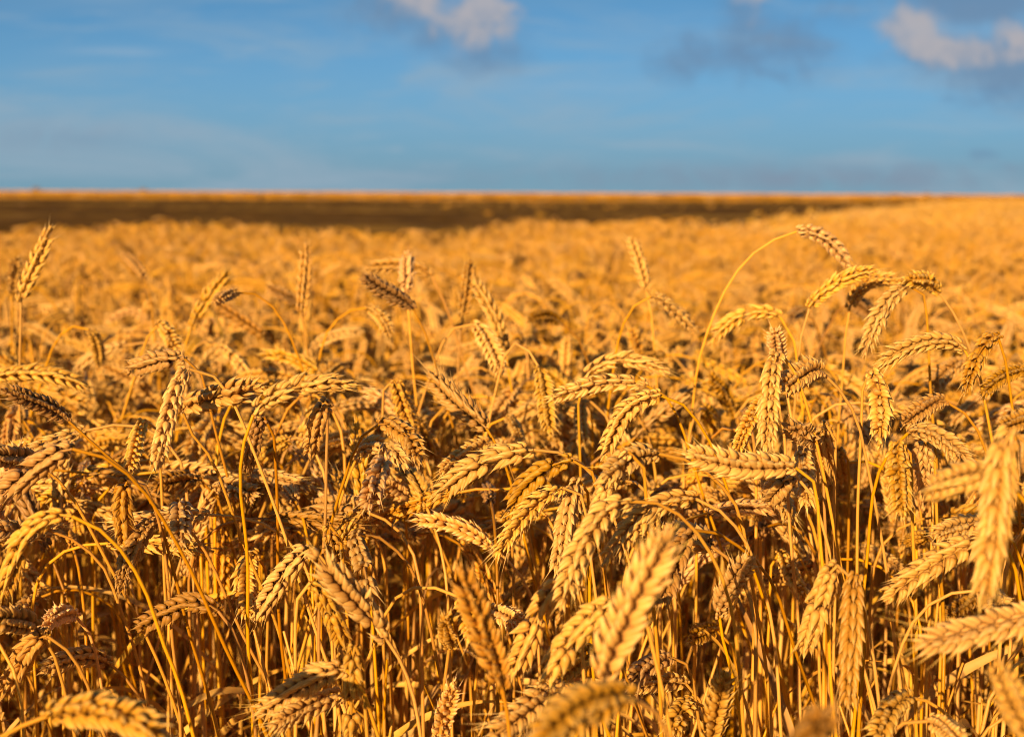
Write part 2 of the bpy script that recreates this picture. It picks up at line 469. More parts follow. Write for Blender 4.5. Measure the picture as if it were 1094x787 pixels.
def leaf_mesh(rg, base, az, length, width, droop, mat=2, seg=12):
    """A dry blade: leaves the stalk upward, folds over and twists."""
    m = Mesh()
    el = R(rg.uniform(45, 75)); p = np.array(base, float); P = [p]
    st = length / seg; tw = rg.uniform(-2.5, 2.5); side = rg.normal(0, .05)
    for k in range(seg):
        el -= droop * (k + 1) / seg * .38
        az += side
        p = p + st * np.array([math.cos(el) * math.cos(az), math.cos(el) * math.sin(az), math.sin(el)])
        P.append(p)
    P = np.array(P)
    T, N, B = frames(P, [math.cos(az + 1.57), math.sin(az + 1.57), .1])
    s = np.linspace(0, 1, seg + 1)
    a = tw * s
    W = N * np.cos(a)[:, None] + B * np.sin(a)[:, None]; U = np.cross(T, W)
    w = width * np.interp(s, [0, .15, .6, 1], [.5, 1, .8, .05])
    L_ = P - W * w[:, None] / 2 + U * w[:, None] * .22; R_ = P + W * w[:, None] / 2 + U * w[:, None] * .22
    V = np.stack([L_, P, R_], 1).reshape(-1, 3)
    i = np.arange(seg)[:, None] * 3; j = np.arange(2)[None]
    q = np.stack([i + j, i + j + 1, i + 3 + j + 1, i + 3 + j], -1).reshape(-1, 4)
    m.add(V, q, None, np.repeat(s, 3), rg.uniform(0, 1), mat)
    return m

# ------------------------------------------------------------------ ground and fields
def structure(o): o['kind'] = 'structure'; return o
def link(name, me, parent=None):
    o = bpy.data.objects.new(name, me); COL.objects.link(o)
    if parent is not None: o.parent = parent
    return o

M_SOIL = soil_mat('field_soil', (.050, .030, .015, 1), (.095, .060, .030, 1), (.34, .22, .09, 1), 14, (40, .52, .66, .7))
M_DARK_STRIP = soil_mat('dark_ground', (.070, .034, .010, 1), (.16, .080, .022, 1), (.44, .24, .05, 1), .8, (.045, .44, .66, .75), .7)  # dark brown, mottled with straw-coloured patches
S = 7000.0
g = Mesh()
xs = np.array([-S, -400, -40, 0, 40, 400, S]); ysg = np.array([-S, -300, -10, 0, 10, 60, 300, 1500, S])
V = np.array([[x, y, 0] for y in ysg for x in xs]); nx = len(xs)
g.add(V, [[j * nx + i, j * nx + i + 1, (j + 1) * nx + i + 1, (j + 1) * nx + i] for j in range(len(ysg) - 1) for i in range(nx - 1)])
structure(link('ground', g.data('ground', [M_SOIL])))

EDGE = np.array([(-120, 8.2), (-5, 8.5), (-2.9, 8.6), (-2.3, 9.6), (-1.8, 9.4), (-1.1, 8.6), (-.7, 9.0), (.5, 10.8), (3.0, 16.5), (7, 28), (22, 70), (56, 135), (200, 205)])
def y_edge(x):
    return np.interp(x, EDGE[:, 0], EDGE[:, 1]) + np.minimum(1, np.abs(x)/3+.4)*.3 * np.sin(x * 2.1) + .2 * np.sin(x * 5.3 + 1)
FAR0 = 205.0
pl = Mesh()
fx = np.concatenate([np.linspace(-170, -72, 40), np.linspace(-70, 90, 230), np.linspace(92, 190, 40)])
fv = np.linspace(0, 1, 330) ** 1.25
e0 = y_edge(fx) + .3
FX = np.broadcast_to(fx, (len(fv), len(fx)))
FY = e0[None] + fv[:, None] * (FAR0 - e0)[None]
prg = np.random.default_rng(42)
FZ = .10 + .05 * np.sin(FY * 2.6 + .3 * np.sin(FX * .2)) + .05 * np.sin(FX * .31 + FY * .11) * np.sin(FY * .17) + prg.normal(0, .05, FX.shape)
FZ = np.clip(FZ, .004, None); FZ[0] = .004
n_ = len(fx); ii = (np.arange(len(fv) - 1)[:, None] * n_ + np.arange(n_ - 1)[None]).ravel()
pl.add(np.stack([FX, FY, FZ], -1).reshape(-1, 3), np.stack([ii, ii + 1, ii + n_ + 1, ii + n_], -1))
structure(link('dark_strip', pl.data('dark_strip', [M_DARK_STRIP])))  # uneven dark brown strip between the near and far wheat

# ------------------------------------------------------------------ wheat plant variants grown by rule
def grow(rg, kind, hmax):
    """Centre line of stem and ear for a plant rooted at the origin, bending in the +X plane. Returns stem pts, ear pts."""
    L = rg.uniform(.080, .102)
    th = {'up': rg.uniform(2, 16), 'lean': rg.uniform(20, 55), 'nod': rg.uniform(75, 125), 'hang': rg.uniform(130, 172)}[kind]
    th = R(th)
    a0 = R(rg.uniform(0, 6)); bend = rg.uniform(.08, .20) if kind != 'up' else .3
    Ls = .95
    n = 60
    s = np.linspace(0, Ls, n)
    w = np.clip((s - (Ls - bend)) / bend, 0, 1); w = w * w * (3 - 2 * w) * .55 + w * .45
    al = a0 * (s / Ls) + (th - a0) * w
    wob = rg.normal(0, .05) * np.sin(s * rg.uniform(3, 8) + rg.uniform(0, 6))
    ds = Ls / (n - 1)
    X = np.cumsum(np.sin(al)) * ds; Z = np.cumsum(np.cos(al)) * ds; Y = np.cumsum(wob) * ds * .6
    P = np.stack([X, Y, Z], 1)
    ea = al[-1] + np.linspace(0, R(rg.uniform(5, 45)) * (1 if kind != 'up' else .4), 16)
    E = np.stack([np.cumsum(np.sin(ea)), 0 * ea, np.cumsum(np.cos(ea))], 1) * L / 16
    E = P[-1] + np.vstack([[0, 0, 0], E]); E[:, 1] += np.linspace(0, rg.normal(0, .006), 17)
    top = max(P[:, 2].max(), E[:, 2].max())
    drop = top - hmax                       # shorten the straight foot of the stalk
    keep = P[:, 2] > drop
    first = int(np.argmax(keep))
    P2 = P[first:].copy(); P2[:, 2] -= drop; E[:, 2] -= drop
    off = P2[0].copy(); off[2] = 0
    P2 -= off; E = E - off; P2[0, 2] = -.01
    return resample(P2, 40), resample(E, 14)

KINDS = ['up', 'lean', 'lean', 'nod', 'nod', 'nod', 'hang']
def make_variant(k, lod):
    rg = np.random.default_rng(1000 + 100 * lod + k)
    kind = KINDS[k % len(KINDS)]
    P, E = grow(rg, kind, rg.normal(.83, .035))
    src, aw = TEMPL[lod][k % len(TEMPL[lod])]
    a = rg.uniform(0, 2 * np.pi)
    ws = rg.uniform(.82, 1.0)
    T = norm(E[1] - E[0]); n1 = np.cross(T, [0, 1, 0.05]); n2 = np.cross(T, n1)
    rn = n1 * math.cos(a) + n2 * math.sin(a)
    tw = rg.normal(0, .5)
    ear = bend_ear(src, E, rn, ws, tw)
    awn = bend_ear(aw, E, rn, ws, tw) if aw is not None else None
    stem = stem_mesh(P if lod == 0 else resample(P, 16),   .0021, .0013, 6 if lod == 0 else 4, rg.uniform(.2, .9))
    leaves = []
    for q in range(rg.choice([1, 2, 2, 3]) if lod < 1 else (k % 2)):
        i = int(rg.uniform(14, 27)) if lod == 0 else 20
        leaves.append(leaf_mesh(rg, P[min(i, len(P) - 1)], rg.uniform(0, 6.28), rg.uniform(.10, .26), rg.uniform(.005, .011), rg.uniform(.25, 1.0)))
    return dict(kind=kind, P=P, E=E, stem=stem, ear=ear, awn=awn, leaves=leaves)

crop_col = bpy.data.collections.new('wheat_crop_sources')      # never linked to the scene; only scattered from
NEAR, MID, PATCH = 42, 18, 6
near = [make_variant(k, 0) for k in range(NEAR)]
for k in range(MID):
    v = make_variant(k, 1)
    o = bpy.data.objects.new('crop_middle.%03d' % k, merge([v['stem'], v['ear']] + v['leaves']).data('crop_middle', MATS)); crop_col.objects.link(o)
for k, v in enumerate(near):
    o = bpy.data.objects.new('crop_near.%03d' % k, merge([v['stem'], v['ear'], v['awn']] + v['leaves']).data('crop_near', MATS)); crop_col.objects.link(o)
STRAW = 14
for k in range(STRAW):                 # tillers that stayed short: bare straw with a dry leaf, no ear
    rg = np.random.default_rng(6000 + k)
    hh = rg.uniform(.48, .74); a = rg.uniform(0, 6.28); ln_ = rg.uniform(.02, .14)
    kx = rg.normal(0, .015, 2)
    C = spline([[0, 0, -.01], [kx[0], kx[1], hh * .45], [ln_ * .5, 0, hh * .75], [ln_ * rg.uniform(1, 1.6), 0, hh]], 26)
    bl = [stem_mesh(C, .0020, .0011, 5, rg.uniform(.1, .95))]
    for q in range(int(rg.integers(1, 3))):
        bl.append(leaf_mesh(rg, C[int(rg.integers(10, 24))], rg.uniform(0, 6.28), rg.uniform(.10, .24), rg.uniform(.004, .009), rg.uniform(.3, 1.0)))
    o = bpy.data.objects.new('crop_straw.%03d' % k, merge(bl).data('crop_straw', MATS)); crop_col.objects.link(o)
for k in range(PATCH):
    rg = np.random.default_rng(7000 + k); blocks = []
    for j in range(170):
        P, E = grow(rg, KINDS[rg.integers(len(KINDS))], rg.normal(.83, .05))
        a = rg.uniform(0, 6.28); ca, sa = math.cos(a), math.sin(a); Rm = np.array([[ca, -sa, 0], [sa, ca, 0], [0, 0, 1]])
        off = np.array([rg.uniform(-.5, .5), rg.uniform(-.5, .5), 0])
        P = resample(P, 7) @ Rm.T + off; E = resample(E, 5) @ Rm.T + off
        m = Mesh(); vv = rg.uniform(0, 1)
        tube(m, P, .0022, 3, 0, vv)
        tube(m, E, np.array([.004, .008, .009, .007, .002]), 4, 1, vv, np.linspace(.3, .9, 5))
        blocks.append(m)
    o = bpy.data.objects.new('crop_patch.%03d' % k, merge(blocks).data('crop_patch', MATS)); crop_col.objects.link(o)

# ------------------------------------------------------------------ the plants one can single out in the photograph
# (ear from its foot to its tip, visible stalk from the ear downwards) as sight lines; each is set at the distance where a
# 9 cm ear has the size it shows, so it stands where it stood.
HEROES = []
def H(ear, stem=(), d=None, fs=1.0, v='p', t='gold', L=.092, lm=None, w=1.0, awn=1.0):
    HEROES.append(dict(ear=ear, stem=list(stem), d=d, fs=fs, v=v, t=t, L=L, lm=lm, w=w, awn=awn))

H([(21,322),(37,285),(56,239)], [(22,340),(21,390)], lm=('slim upright ear tallest beside the dark strip', 'slim tall ear'))
H([(13,312),(17,274)], [(12,330),(14,370)], d=1.9, t='brown')
H([(97,351),(104,368),(107,392)], [(91,348),(75,348),(61,361),(51,384)], d=1.75, lm=('small ear hanging from a round golden arch of stalk', 'round arch'))
H([(155,297),(144,283),(131,269)], [(160,310),(163,340)], d=2.1, t='brown')
H([(160,347),(140,331),(113,345)], [(166,362),(168,390)], t='pale', lm=('bleached whitish ear bowed like a rainbow', 'bleached bowed ear'))
H([(171,345),(181,358),(188,376)], [(167,343),(158,360),(150,382)], d=1.6, v='f')
H([(203,352),(221,318),(247,288)], [(198,368),(190,400)], lm=('plump leaning ear with bristly awns at its tip', 'bristly leaning ear'))
H([(284,361),(257,341),(227,322)], [(289,365),(302,387),(312,412)], t='dark', lm=('dark brown ear slanting down against the light crop', 'dark slanting ear'))
H([(250,313),(241,316),(230,323)], [(256,311),(269,311),(289,323),(306,348),(318,382)], d=1.5, fs=.5, v='f', t='brown')
H([(322,337),(325,300),(328,257)], [(324,355),(331,392)], t='brown', lm=('straight upright ear standing clear above the crop', 'straight upright ear'), v='p')
H([(318,323),(300,314),(283,304)], [(324,335),(328,360)], t='pale', d=2.1)
H([(395,328),(408,340),(418,361)], [(389,326),(369,334),(350,352),(340,390)], d=1.7, lm=('short ear drooping off a long thin hooked stalk', 'hooked stalk'))
H([(434,312),(434,290),(435,267)], [(437,340),(441,382)], t='pale', d=1.65, lm=('pale upright ear rising out of a knot of ears', 'pale knot ear'))
H([(442,328),(414,312),(385,293)], [(450,345),(462,378)], t='dark', d=1.5)
H([(463,294),(441,284),(410,283),(387,287)], [(470,312),(482,342)], d=1.8, t='brown')
H([(494,338),(499,308),(503,275)], [(492,355),(490,392)], t='brown', d=1.7)
H([(541,379),(529,340),(504,296)], [(544,400),(551,436)], lm=('long ear leaning back with dark gaps between its husks', 'long leaning ear'), L=.1)
H([(506,344),(522,366),(538,402)], [(494,344),(478,356),(467,382)], d=1.55)
H([(600,345),(583,336),(563,341)], [(612,352),(622,372)], t='dark', d=1.8)
H([(577,392),(583,425),(588,466)], [(575,388),(565,374),(556,364),(544,366),(536,392)], d=1.45)
H([(691,312),(683,280),(672,251)], [(697,340),(700,380)], d=1.75, lm=('small upright ear alone against the smooth far crop', 'lone far ear'))
H([(697,313),(719,331),(747,358)], [(690,315),(674,330),(664,352),(658,384)], d=1.6, lm=('ear falling away from the top of a bow shaped stalk', 'bow shaped stalk'))
H([(689,386),(680,366),(672,349)], [(692,400)], d=1.9, v='f')
H([(852,246),(875,250),(895,266),(910,289)], [(830,254),(801,273),(775,309),(755,356),(743,395),(739,425)], d=1.5, t='pale', lm=('ear hanging from the tallest high arch of bare stalk', 'tall arch'), L=.098)
H([(836,337),(800,333),(774,348),(757,368)], [(846,352),(853,395)], d=1.5)
H([(864,327),(890,304),(918,291),(946,287)], [(857,352),(853,392)], d=1.42, lm=('topmost of two parallel ears arching above the crop', 'topmost parallel ear'))
H([(907,330),(917,309),(935,297),(965,300)], [(904,350),(901,395)], d=1.5)
H([(911,322),(923,328),(932,337)], [(903,319),(895,332),(879,362)], d=1.75, t='dark')
H([(858,332),(850,335),(843,342)], [(864,332),(870,344),(877,362)], d=1.9, t='dark')
H([(1003,311),(985,298),(962,301)], [(1016,329),(1036,371),(1046,400)], d=1.35, fs=.75)
H([(970,302),(945,327),(932,352),(921,386)], [(978,300),(988,312),(990,340)], d=1.33)
H([(1031,371),(1000,363),(968,371),(934,393)], [(1042,384),(1052,425)], lm=('fat level ear with big round husks in two rows', 'fat level ear'), d=1.22)
H([(1068,355),(1047,374),(1037,398),(1030,421)], [(1071,366),(1075,392),(1080,432)], v='f', d=1.2, lm=('ragged brown topped ear hanging beside its own stalk', 'ragged brown topped ear'), t='brown')
H([(1031,386),(1012,396),(991,417)], [(1044,398),(1053,430)], d=1.5, t='brown')
H([(931,392),(941,425),(939,478)], [(926,388),(921,410),(920,450)], v='f', d=1.12, lm=('spiky full ear hanging with husks spread open', 'spread spiky ear'), w=1.1)
H([(968,459),(988,459),(1008,468),(1039,501)], [(967,460),(953,477),(937,506),(929,542),(926,580),(922,640)], d=1.05, lm=('bright ear bent over a curved stalk like a crook', 'crook ear'))
H([(958,470),(961,510),(964,554)], [(962,462),(972,478),(974,520)], v='f', d=1.03)
H([(986,470),(989,500),(991,530)], [(990,462),(998,480),(1000,530)], v='f', d=1.15)
H([(1008,426),(985,437),(960,456)], [(1022,432),(1045,459),(1056,487)], d=1.2, t='brown')
H([(1078,450),(1066,520),(1062,575),(1046,655)], [(1086,445),(1100,470),(1108,540)], v='f', d=.78, L=.1, lm=('close blurred ear hanging long with spread pointed husks', 'long hanging blurred ear'))
H([(1064,502),(1030,510),(988,526)], [(1076,500),(1092,520)], d=.82)
H([(1052,572),(1000,600),(970,620),(942,645)], [(1062,570),(1080,590),(1090,650)], d=1.0, L=.095, lm=('golden ear pointing down over dark stems with plump husks', 'plump pointing ear'))
H([(1058,558),(1025,562),(994,573)], [(1070,562),(1088,590)], d=1.05)
H([(1128,652),(1094,660),(1040,674),(972,690)], [(1150,660),(1165,700)], d=.84, lm=('thick level ear with long fine awns over bare stems', 'thick awned ear'), L=.1, w=1.12, awn=2.2)
H([(1110,802),(1083,752),(1062,700)], [(1118,815)], d=.72, L=.1)
H([(971,743),(955,753),(945,768),(937,792)], [(976,744),(988,747),(1004,757),(1035,789)], d=.95, lm=('low ear curling from a small hoop of stalk', 'small hoop'))
H([(996,770),(1012,778),(1030,797)], [(988,767),(963,771),(945,787)], d=.9)
H([(1050,629),(1062,640),(1074,660)], [(1028,630),(1000,639),(976,662),(963,694),(949,749),(945,790)], d=1.0, fs=.6)
H([(1044,640),(1026,648),(1007,661)], [(1052,645),(1056,690)], d=1.3, t='dark')
H([(893,597),(883,622),(872,655),(858,697)], [(897,599),(909,613),(919,638),(927,678)], v='f', d=1.0, lm=('drooping ear with wide open husks among bare stems', 'open husked ear'), w=1.08)
H([(912,608),(911,650),(908,700),(905,760)], [(917,603),(923,630),(922,700)], v='f', d=.96, t='brown', L=.1)
H([(834,587),(844,612),(866,647)], [(828,585),(824,610),(822,660)], v='f', d=1.25)
H([(767,657),(780,625),(803,592)], [(769,670),(781,718),(792,789)], d=1.05, lm=('single leaning ear low on a pale straight stalk', 'pale stalk ear'))
H([(673,534),(649,540),(630,567),(614,600),(597,656)], [(684,533),(705,537),(725,548),(745,570),(762,600),(777,642),(786,690),(792,735)], d=.93, L=.103, lm=('big glossy ear curving down with stacked round husks', 'big glossy ear'))
H([(745,530),(702,540),(670,568),(641,609)], [(761,538),(781,557),(793,569),(803,589),(818,630),(826,670),(835,760)], d=1.0, L=.1)
H([(738,563),(723,595),(701,647)], [(752,561),(781,577),(805,595),(826,622),(839,655)], d=1.02, t='dark', lm=('dark shaded ear hanging below a thin arched stalk', 'dark hanging ear'))  # shade on this ear put into its dark tone
H([(641,727),(664,670),(690,614),(722,558)], [(638,745),(634,790)], d=.75, L=.096, lm=('close blurred ear standing up in front of the others', 'blurred standing ear'), w=1.05)
H([(674,742),(640,745),(605,763),(570,800)], [(686,745),(700,757),(716,795)], d=.66, L=.085, t='brown', lm=('nearest blurred ear arching across the bottom edge', 'blurred arching ear'))
H([(617,510),(610,535),(603,565),(593,616)], [(622,503),(628,520),(630,570)], v='f', d=1.1, lm=('pale bristly ear hanging straight down beside glossy ear', 'pale bristly ear'))
H([(706,420),(670,435),(656,460),(643,496)], [(718,422),(733,433),(749,455),(761,478)], d=1.2, lm=('thick bright ear bowing from a curved stalk mid crop', 'thick bowing ear'), w=1.05)
H([(622,404),(640,388),(667,384),(699,390),(719,399)], [(618,412),(619,440)], d=1.42, awn=1.8)
H([(690,411),(662,407),(637,409),(608,418),(579,428)], [(702,413),(715,428),(729,458)], d=1.28)
H([(621,426),(620,450),(623,478)], [(625,420),(632,440),(632,480)], d=1.55)
H([(570,479),(540,486),(514,494),(490,508),(461,536)], [(580,479),(592,481),(611,488),(628,498)], d=1.13, L=.1, lm=('long curved ear crossing the middle ending in awns', 'long crossing ear'), awn=2.0)
H([(523,471),(497,485),(468,507)], [(534,468),(542,490)], d=1.25)
H([(521,457),(502,443),(482,425),(456,397)], [(529,467),(540,500)], d=1.3, t='brown', awn=3.0, lm=('ragged thin ear leaning with open gaping husks', 'gaping ragged ear'))
H([(543,445),(551,456),(556,473)], [(537,443),(519,458),(510,484)], d=1.5, v='f')
H([(407,450),(427,457),(440,472),(449,496)], [(401,452),(384,467),(372,500),(360,532)], d=1.15, fs=.75, t='brown', lm=('brown ear drooping off a smooth bright curved stalk', 'brown drooping ear'))
H([(380,489),(395,474),(419,478),(435,503)], [(378,492),(370,515),(362,540)], d=1.2, fs=.8)
H([(422,405),(430,430),(441,462)], [(418,398),(410,408),(408,450)], d=1.4)
H([(446,448),(456,470),(468,496)], [(442,440),(436,456),(434,500)], d=1.5, t='brown')
H([(269,441),(284,425),(306,417),(343,408),(384,410)], [(263,461),(257,490),(256,530),(259,561),(262,600)], d=1.05, L=.095, lm=('bright lit ear lying level with its tip tapering to awns', 'bright level ear'), awn=1.6)
H([(279,441),(272,466),(265,508)], [(284,438),(292,455),(294,490)], d=1.15, t='dark', v='f')
H([(191,437),(230,424),(282,413)], [(192,446),(203,461),(222,482),(235,510)], d=1.1, t='brown', lm=('greyish bristled ear lying along the bright level ear', 'greyish bristled ear'))
H([(347,428),(340,452),(330,485)], [(352,424),(350,450),(346,545)], v='f', d=1.12, t='brown', w=1.12)
H([(229,519),(250,521),(276,531)], [(222,528),(206,562)], d=1.25, t='brown')
H([(73,449),(49,433),(25,424),(-1,415)], [(91,465),(110,484),(134,502),(155,526),(168,560)], d=1.08, t='dark', lm=('dark slender ear in shade at the edge beside bright stalks', 'dark slender ear'))  # its shade is painted in by the dark tone
H([(40,493),(15,488),(-20,487)], [(50,503),(61,510),(83,540)], d=1.05, t='brown')
H([(76,477),(50,490),(25,510),(-5,535)], [(98,480),(118,492),(138,506),(159,532)], d=1.0, t='brown')
H([(199,388),(187,418),(177,452),(165,506)], [(206,387),(221,394),(243,413),(262,455)], v='f', d=1.05, L=.098, lm=('tall stacked ear hanging among crossing stalks', 'stacked hanging ear'))
H([(152,448),(145,475),(138,506)], [(157,440),(168,452),(170,500)], v='f', d=1.2)
H([(195,381),(165,386),(132,398)], [(202,381),(213,390),(220,415)], d=1.25, t='brown')
H([(215,512),(190,512),(162,518)], [(224,514),(234,540)], d=1.3, t='dark')
H([(133,512),(131,545),(132,581)], [(138,508),(147,508),(157,518),(163,539),(167,548),(177,597),(184,640),(187,682)], v='f', d=1.1, t='brown', lm=('ear tucked under a shiny bent loop of stalk', 'shiny loop'))
H([(77,551),(57,547),(37,561),(16,595),(3,644)], [(89,553),(114,569),(132,589),(150,618),(163,646),(176,685),(191,718),(206,790)], d=.97, L=.103, lm=('long full ear sagging at the edge on a sweeping stalk', 'sagging full ear'))
H([(52,564),(20,568),(-12,563)], [(57,567),(75,574),(98,591),(114,607),(126,638),(141,682)], d=1.1, t='brown')
H([(164,556),(148,574),(135,601),(126,636)], [(171,547),(187,551),(205,569),(221,592)], d=1.1, v='f', t='brown', lm=('mottled ear hooked over beside the shiny loop', 'mottled hooked ear'))
H([(81,657),(64,656),(45,669)], [(91,666),(100,688),(106,725),(108,750)], d=1.1, fs=.55, t='pale', lm=('short bleached ear like a brush on a kinked stalk', 'bleached brush ear'))
H([(50,675),(33,688),(20,712),(4,743)], [(61,682),(75,698),(89,716),(101,745)], v='f', d=1.05, t='brown')
H([(42,671),(18,663),(-16,661)], [(50,678),(60,710)], d=1.0, t='brown')
H([(118,708),(91,699),(66,706),(41,717)], [(130,718),(148,740),(164,768)], d=1.15, t='brown')
H([(37,640),(26,650),(14,663)], [(61,630),(85,629),(106,638),(126,652),(134,690)], d=1.25, t='brown')
H([(53,763),(89,757),(126,761),(156,775),(187,796)], [(38,768),(18,778),(-5,790)], d=.76, L=.1, lm=('large close ear lying across the bottom with grey back', 'large grey backed ear'), w=1.08)
H([(233,650),(212,642),(180,652),(142,676)], [(245,665),(254,685),(262,720)], d=1.1, t='dark', lm=('dark level ear hovering over bright bare stems', 'dark hovering ear'))
H([(334,582),(312,601),(294,628),(270,664)], [(342,582),(350,600),(354,650)], d=1.08, lm=('clean ear pointing down with one long awn', 'one awned ear'), awn=2.0)
H([(413,683),(393,655),(373,634),(350,608),(329,583)], [(419,690),(430,712),(439,741),(449,790)], d=.95, L=.103, lm=('large smooth ear rising diagonally through a tangle', 'large diagonal ear'), w=1.06)
H([(349,560),(359,590),(376,641)], [(353,552),(364,566),(368,620)], d=1.12, v='f', t='brown')
H([(377,567),(388,600),(396,645)], [(384,565),(403,571),(426,589),(439,605),(449,628),(461,664),(471,712),(474,735)], d=1.05, v='f', t='brown')
H([(334,617),(350,645),(372,696)], [(326,616),(318,640),(316,690)], d=1.02, v='f')
H([(377,690),(376,735),(374,797)], [(380,680),(388,700),(390,760)], d=.98, v='f', lm=('long narrow ear hanging straight to the bottom edge', 'narrow straight ear'))
H([(370,711),(342,721),(312,738),(272,767)], [(378,712),(388,735)], d=.98, lm=('upper of two matching golden ears with fine awns', 'upper twin ear'), awn=2.4)
H([(367,739),(338,751),(312,763),(285,780)], [(376,742),(385,770)], d=.98, lm=('lower of two matching golden ears with fine awns', 'lower twin ear'), awn=2.4)
H([(275,589),(263,603),(262,634),(265,664)], [(279,590),(283,607),(285,634),(286,680),(287,720)], d=1.2)
H([(468,792),(475,765),(486,727)], [(465,800)], d=1.05, v='f', t='pale', w=1.1)
H([(536,736),(527,700),(512,665),(490,601)], [(538,740),(542,759),(546,792)], d=.82, L=.1, t='amber', lm=('soft orange ear leaning back with thick husks', 'soft orange ear'))
H([(494,637),(502,655),(508,682)], [(481,632),(457,625),(441,627),(424,636),(410,662)], d=1.0, fs=.6)
H([(481,686),(479,674),(477,660)], [(479,700),(475,718),(471,749),(470,790)], d=1.0, fs=.45, v='f', t='brown')
H([(523,651),(541,657),(562,667)], [(517,645),(512,665),(510,700)], d=1.15, fs=.6, t='pale', awn=1.6)
H([(600,519),(574,535),(555,555),(527,600)], [(610,515),(622,528),(628,570)], d=1.08, lm=('neat two rowed ear pointing down to one fine awn', 'neat two rowed ear'), awn=1.8)
H([(611,489),(577,504),(556,525),(541,557)], [(622,490),(636,505),(640,540)], d=1.15, t='brown')
H([(668,480),(652,510),(630,560)], [(676,474),(688,490),(692,540)], d=1.02, v='f')
H([(600,617),(580,645),(563,685),(545,727)], [(606,608),(616,622),(620,670)], d=.95, L=.095)
H([(659,638),(631,660),(610,682),(577,731)], [(668,632),(684,640),(694,680)], d=.9, L=.092, lm=('plump ear below the glossy one splitting at its tip', 'plump split ear'))
H([(640,692),(620,705),(596,724)], [(650,690),(660,705)], d=1.0, t='brown')
H([(602,727),(570,752),(520,792)], [(612,722),(628,735)], d=.92, awn=2.0)
H([(716,701),(690,712),(667,733)], [(726,700),(738,715),(746,760)], d=1.1, t='brown')
H([(732,729),(712,727),(690,731),(664,733)], [(742,732),(752,760)], d=1.15)
H([(738,747),(726,763),(716,787)], [(745,744),(757,760),(760,795)], d=1.05)
H([(757,802),(765,760),(775,714)], [(755,812)], d=1.0)
H([(765,672),(752,675),(737,682)], [(775,675),(783,700)], d=1.25, t='brown')
H([(848,806),(862,788),(884,766)], [(840,815)], d=.6, fs=.4, t='dark', v='f', lm=('dark blurred ear end poking up at the bottom edge', 'dark blurred ear end'))
H([(833,367),(824,400),(821,440),(817,488)], [(841,382),(854,404),(862,433),(871,465)], v='f', d=1.05, L=.1, lm=('heavy crowded ear hanging in front of its own stalk', 'heavy crowded ear'), w=1.08)
H([(816,425),(800,450),(785,488)], [(822,418),(834,436),(838,480)], v='f', d=1.12)
H([(833,386),(830,370),(827,350)], [(836,398)], d=1.3, t='pale', fs=.6)
H([(849,497),(800,498),(765,492),(729,483)], [(860,499),(872,515),(876,560)], d=1.0, L=.094, lm=('ear lying level with husks pointing down like teeth', 'level toothed ear'))
H([(700,483),(672,490),(642,512)], [(720,486),(740,494),(761,510),(777,528),(788,545),(800,600)], d=1.0, fs=.7)
H([(878,394),(860,397),(836,416)], [(889,406),(903,425),(915,445),(923,480)], d=1.1, fs=.75, lm=('short stubby ear at the crook of a bent stalk', 'stubby ear'))
H([(870,474),(856,462),(843,456)], [(878,490),(880,530)], d=1.1, fs=.4, v='f', t='brown')
H([(858,478),(861,505),(862,541)], [(863,470),(872,484),(874,530)], d=1.15, v='f')
H([(880,452),(882,480),(883,512)], [(885,446),(893,462),(893,510)], d=1.2, v='f')
H([(894,478),(897,495),(899,514)], [(898,470),(907,488),(907,540)], d=1.35, v='f', t='brown')
H([(846,505),(832,520),(819,538)], [(855,502),(866,520)], d=1.1)
H([(1112,444),(1090,450),(1065,458)], [(1120,455)], d=1.0, t='brown')
H([(1096,395),(1070,402),(1046,422)], [(1108,400),(1112,440)], d=1.25, t='brown')
H([(640,590),(625,560),(612,545)], [(646,610)], d=1.3, t='dark')

TONES = {'pale': (1.14, 1.15, 1.7, 1), 'gold': (1.0, 1.0, 1.0, 1), 'amber': (1.0, .88, .70, 1), 'brown': (.78, .74, .74, 1), 'dark': (.56, .50, .50, 1)}  # the dark tone also paints in shade lying on some ears
hero_rng = np.random.default_rng(77)
GROUP = 'wheat plants at the near edge of the field'
built = []          # (thing, screen x, screen y, features)
hero_mask = []      # (x, y, depth, radius)

def add_plant(loc, tone, parts, rotz=0.0, scale=1.0):
    e = bpy.data.objects.new('wheat_plant', None)
    COL.objects.link(e)
    e.empty_display_size = .05
    e.location = loc; e.rotation_euler = (0, 0, rotz); e.scale = (scale,) * 3
    e['category'] = 'wheat plant'; e['group'] = GROUP
    ear_o = None
    for nm, me in parts:
        p = e if nm != 'awns' else ear_o
        o = bpy.data.objects.new(nm, me); COL.objects.link(o); o.parent = p; o.color = tone
        if nm == 'ear': ear_o = o
    return e

def pix_len(pts):
    p = np.asarray(pts, float); return np.linalg.norm(np.diff(p, axis=0), axis=1).sum()

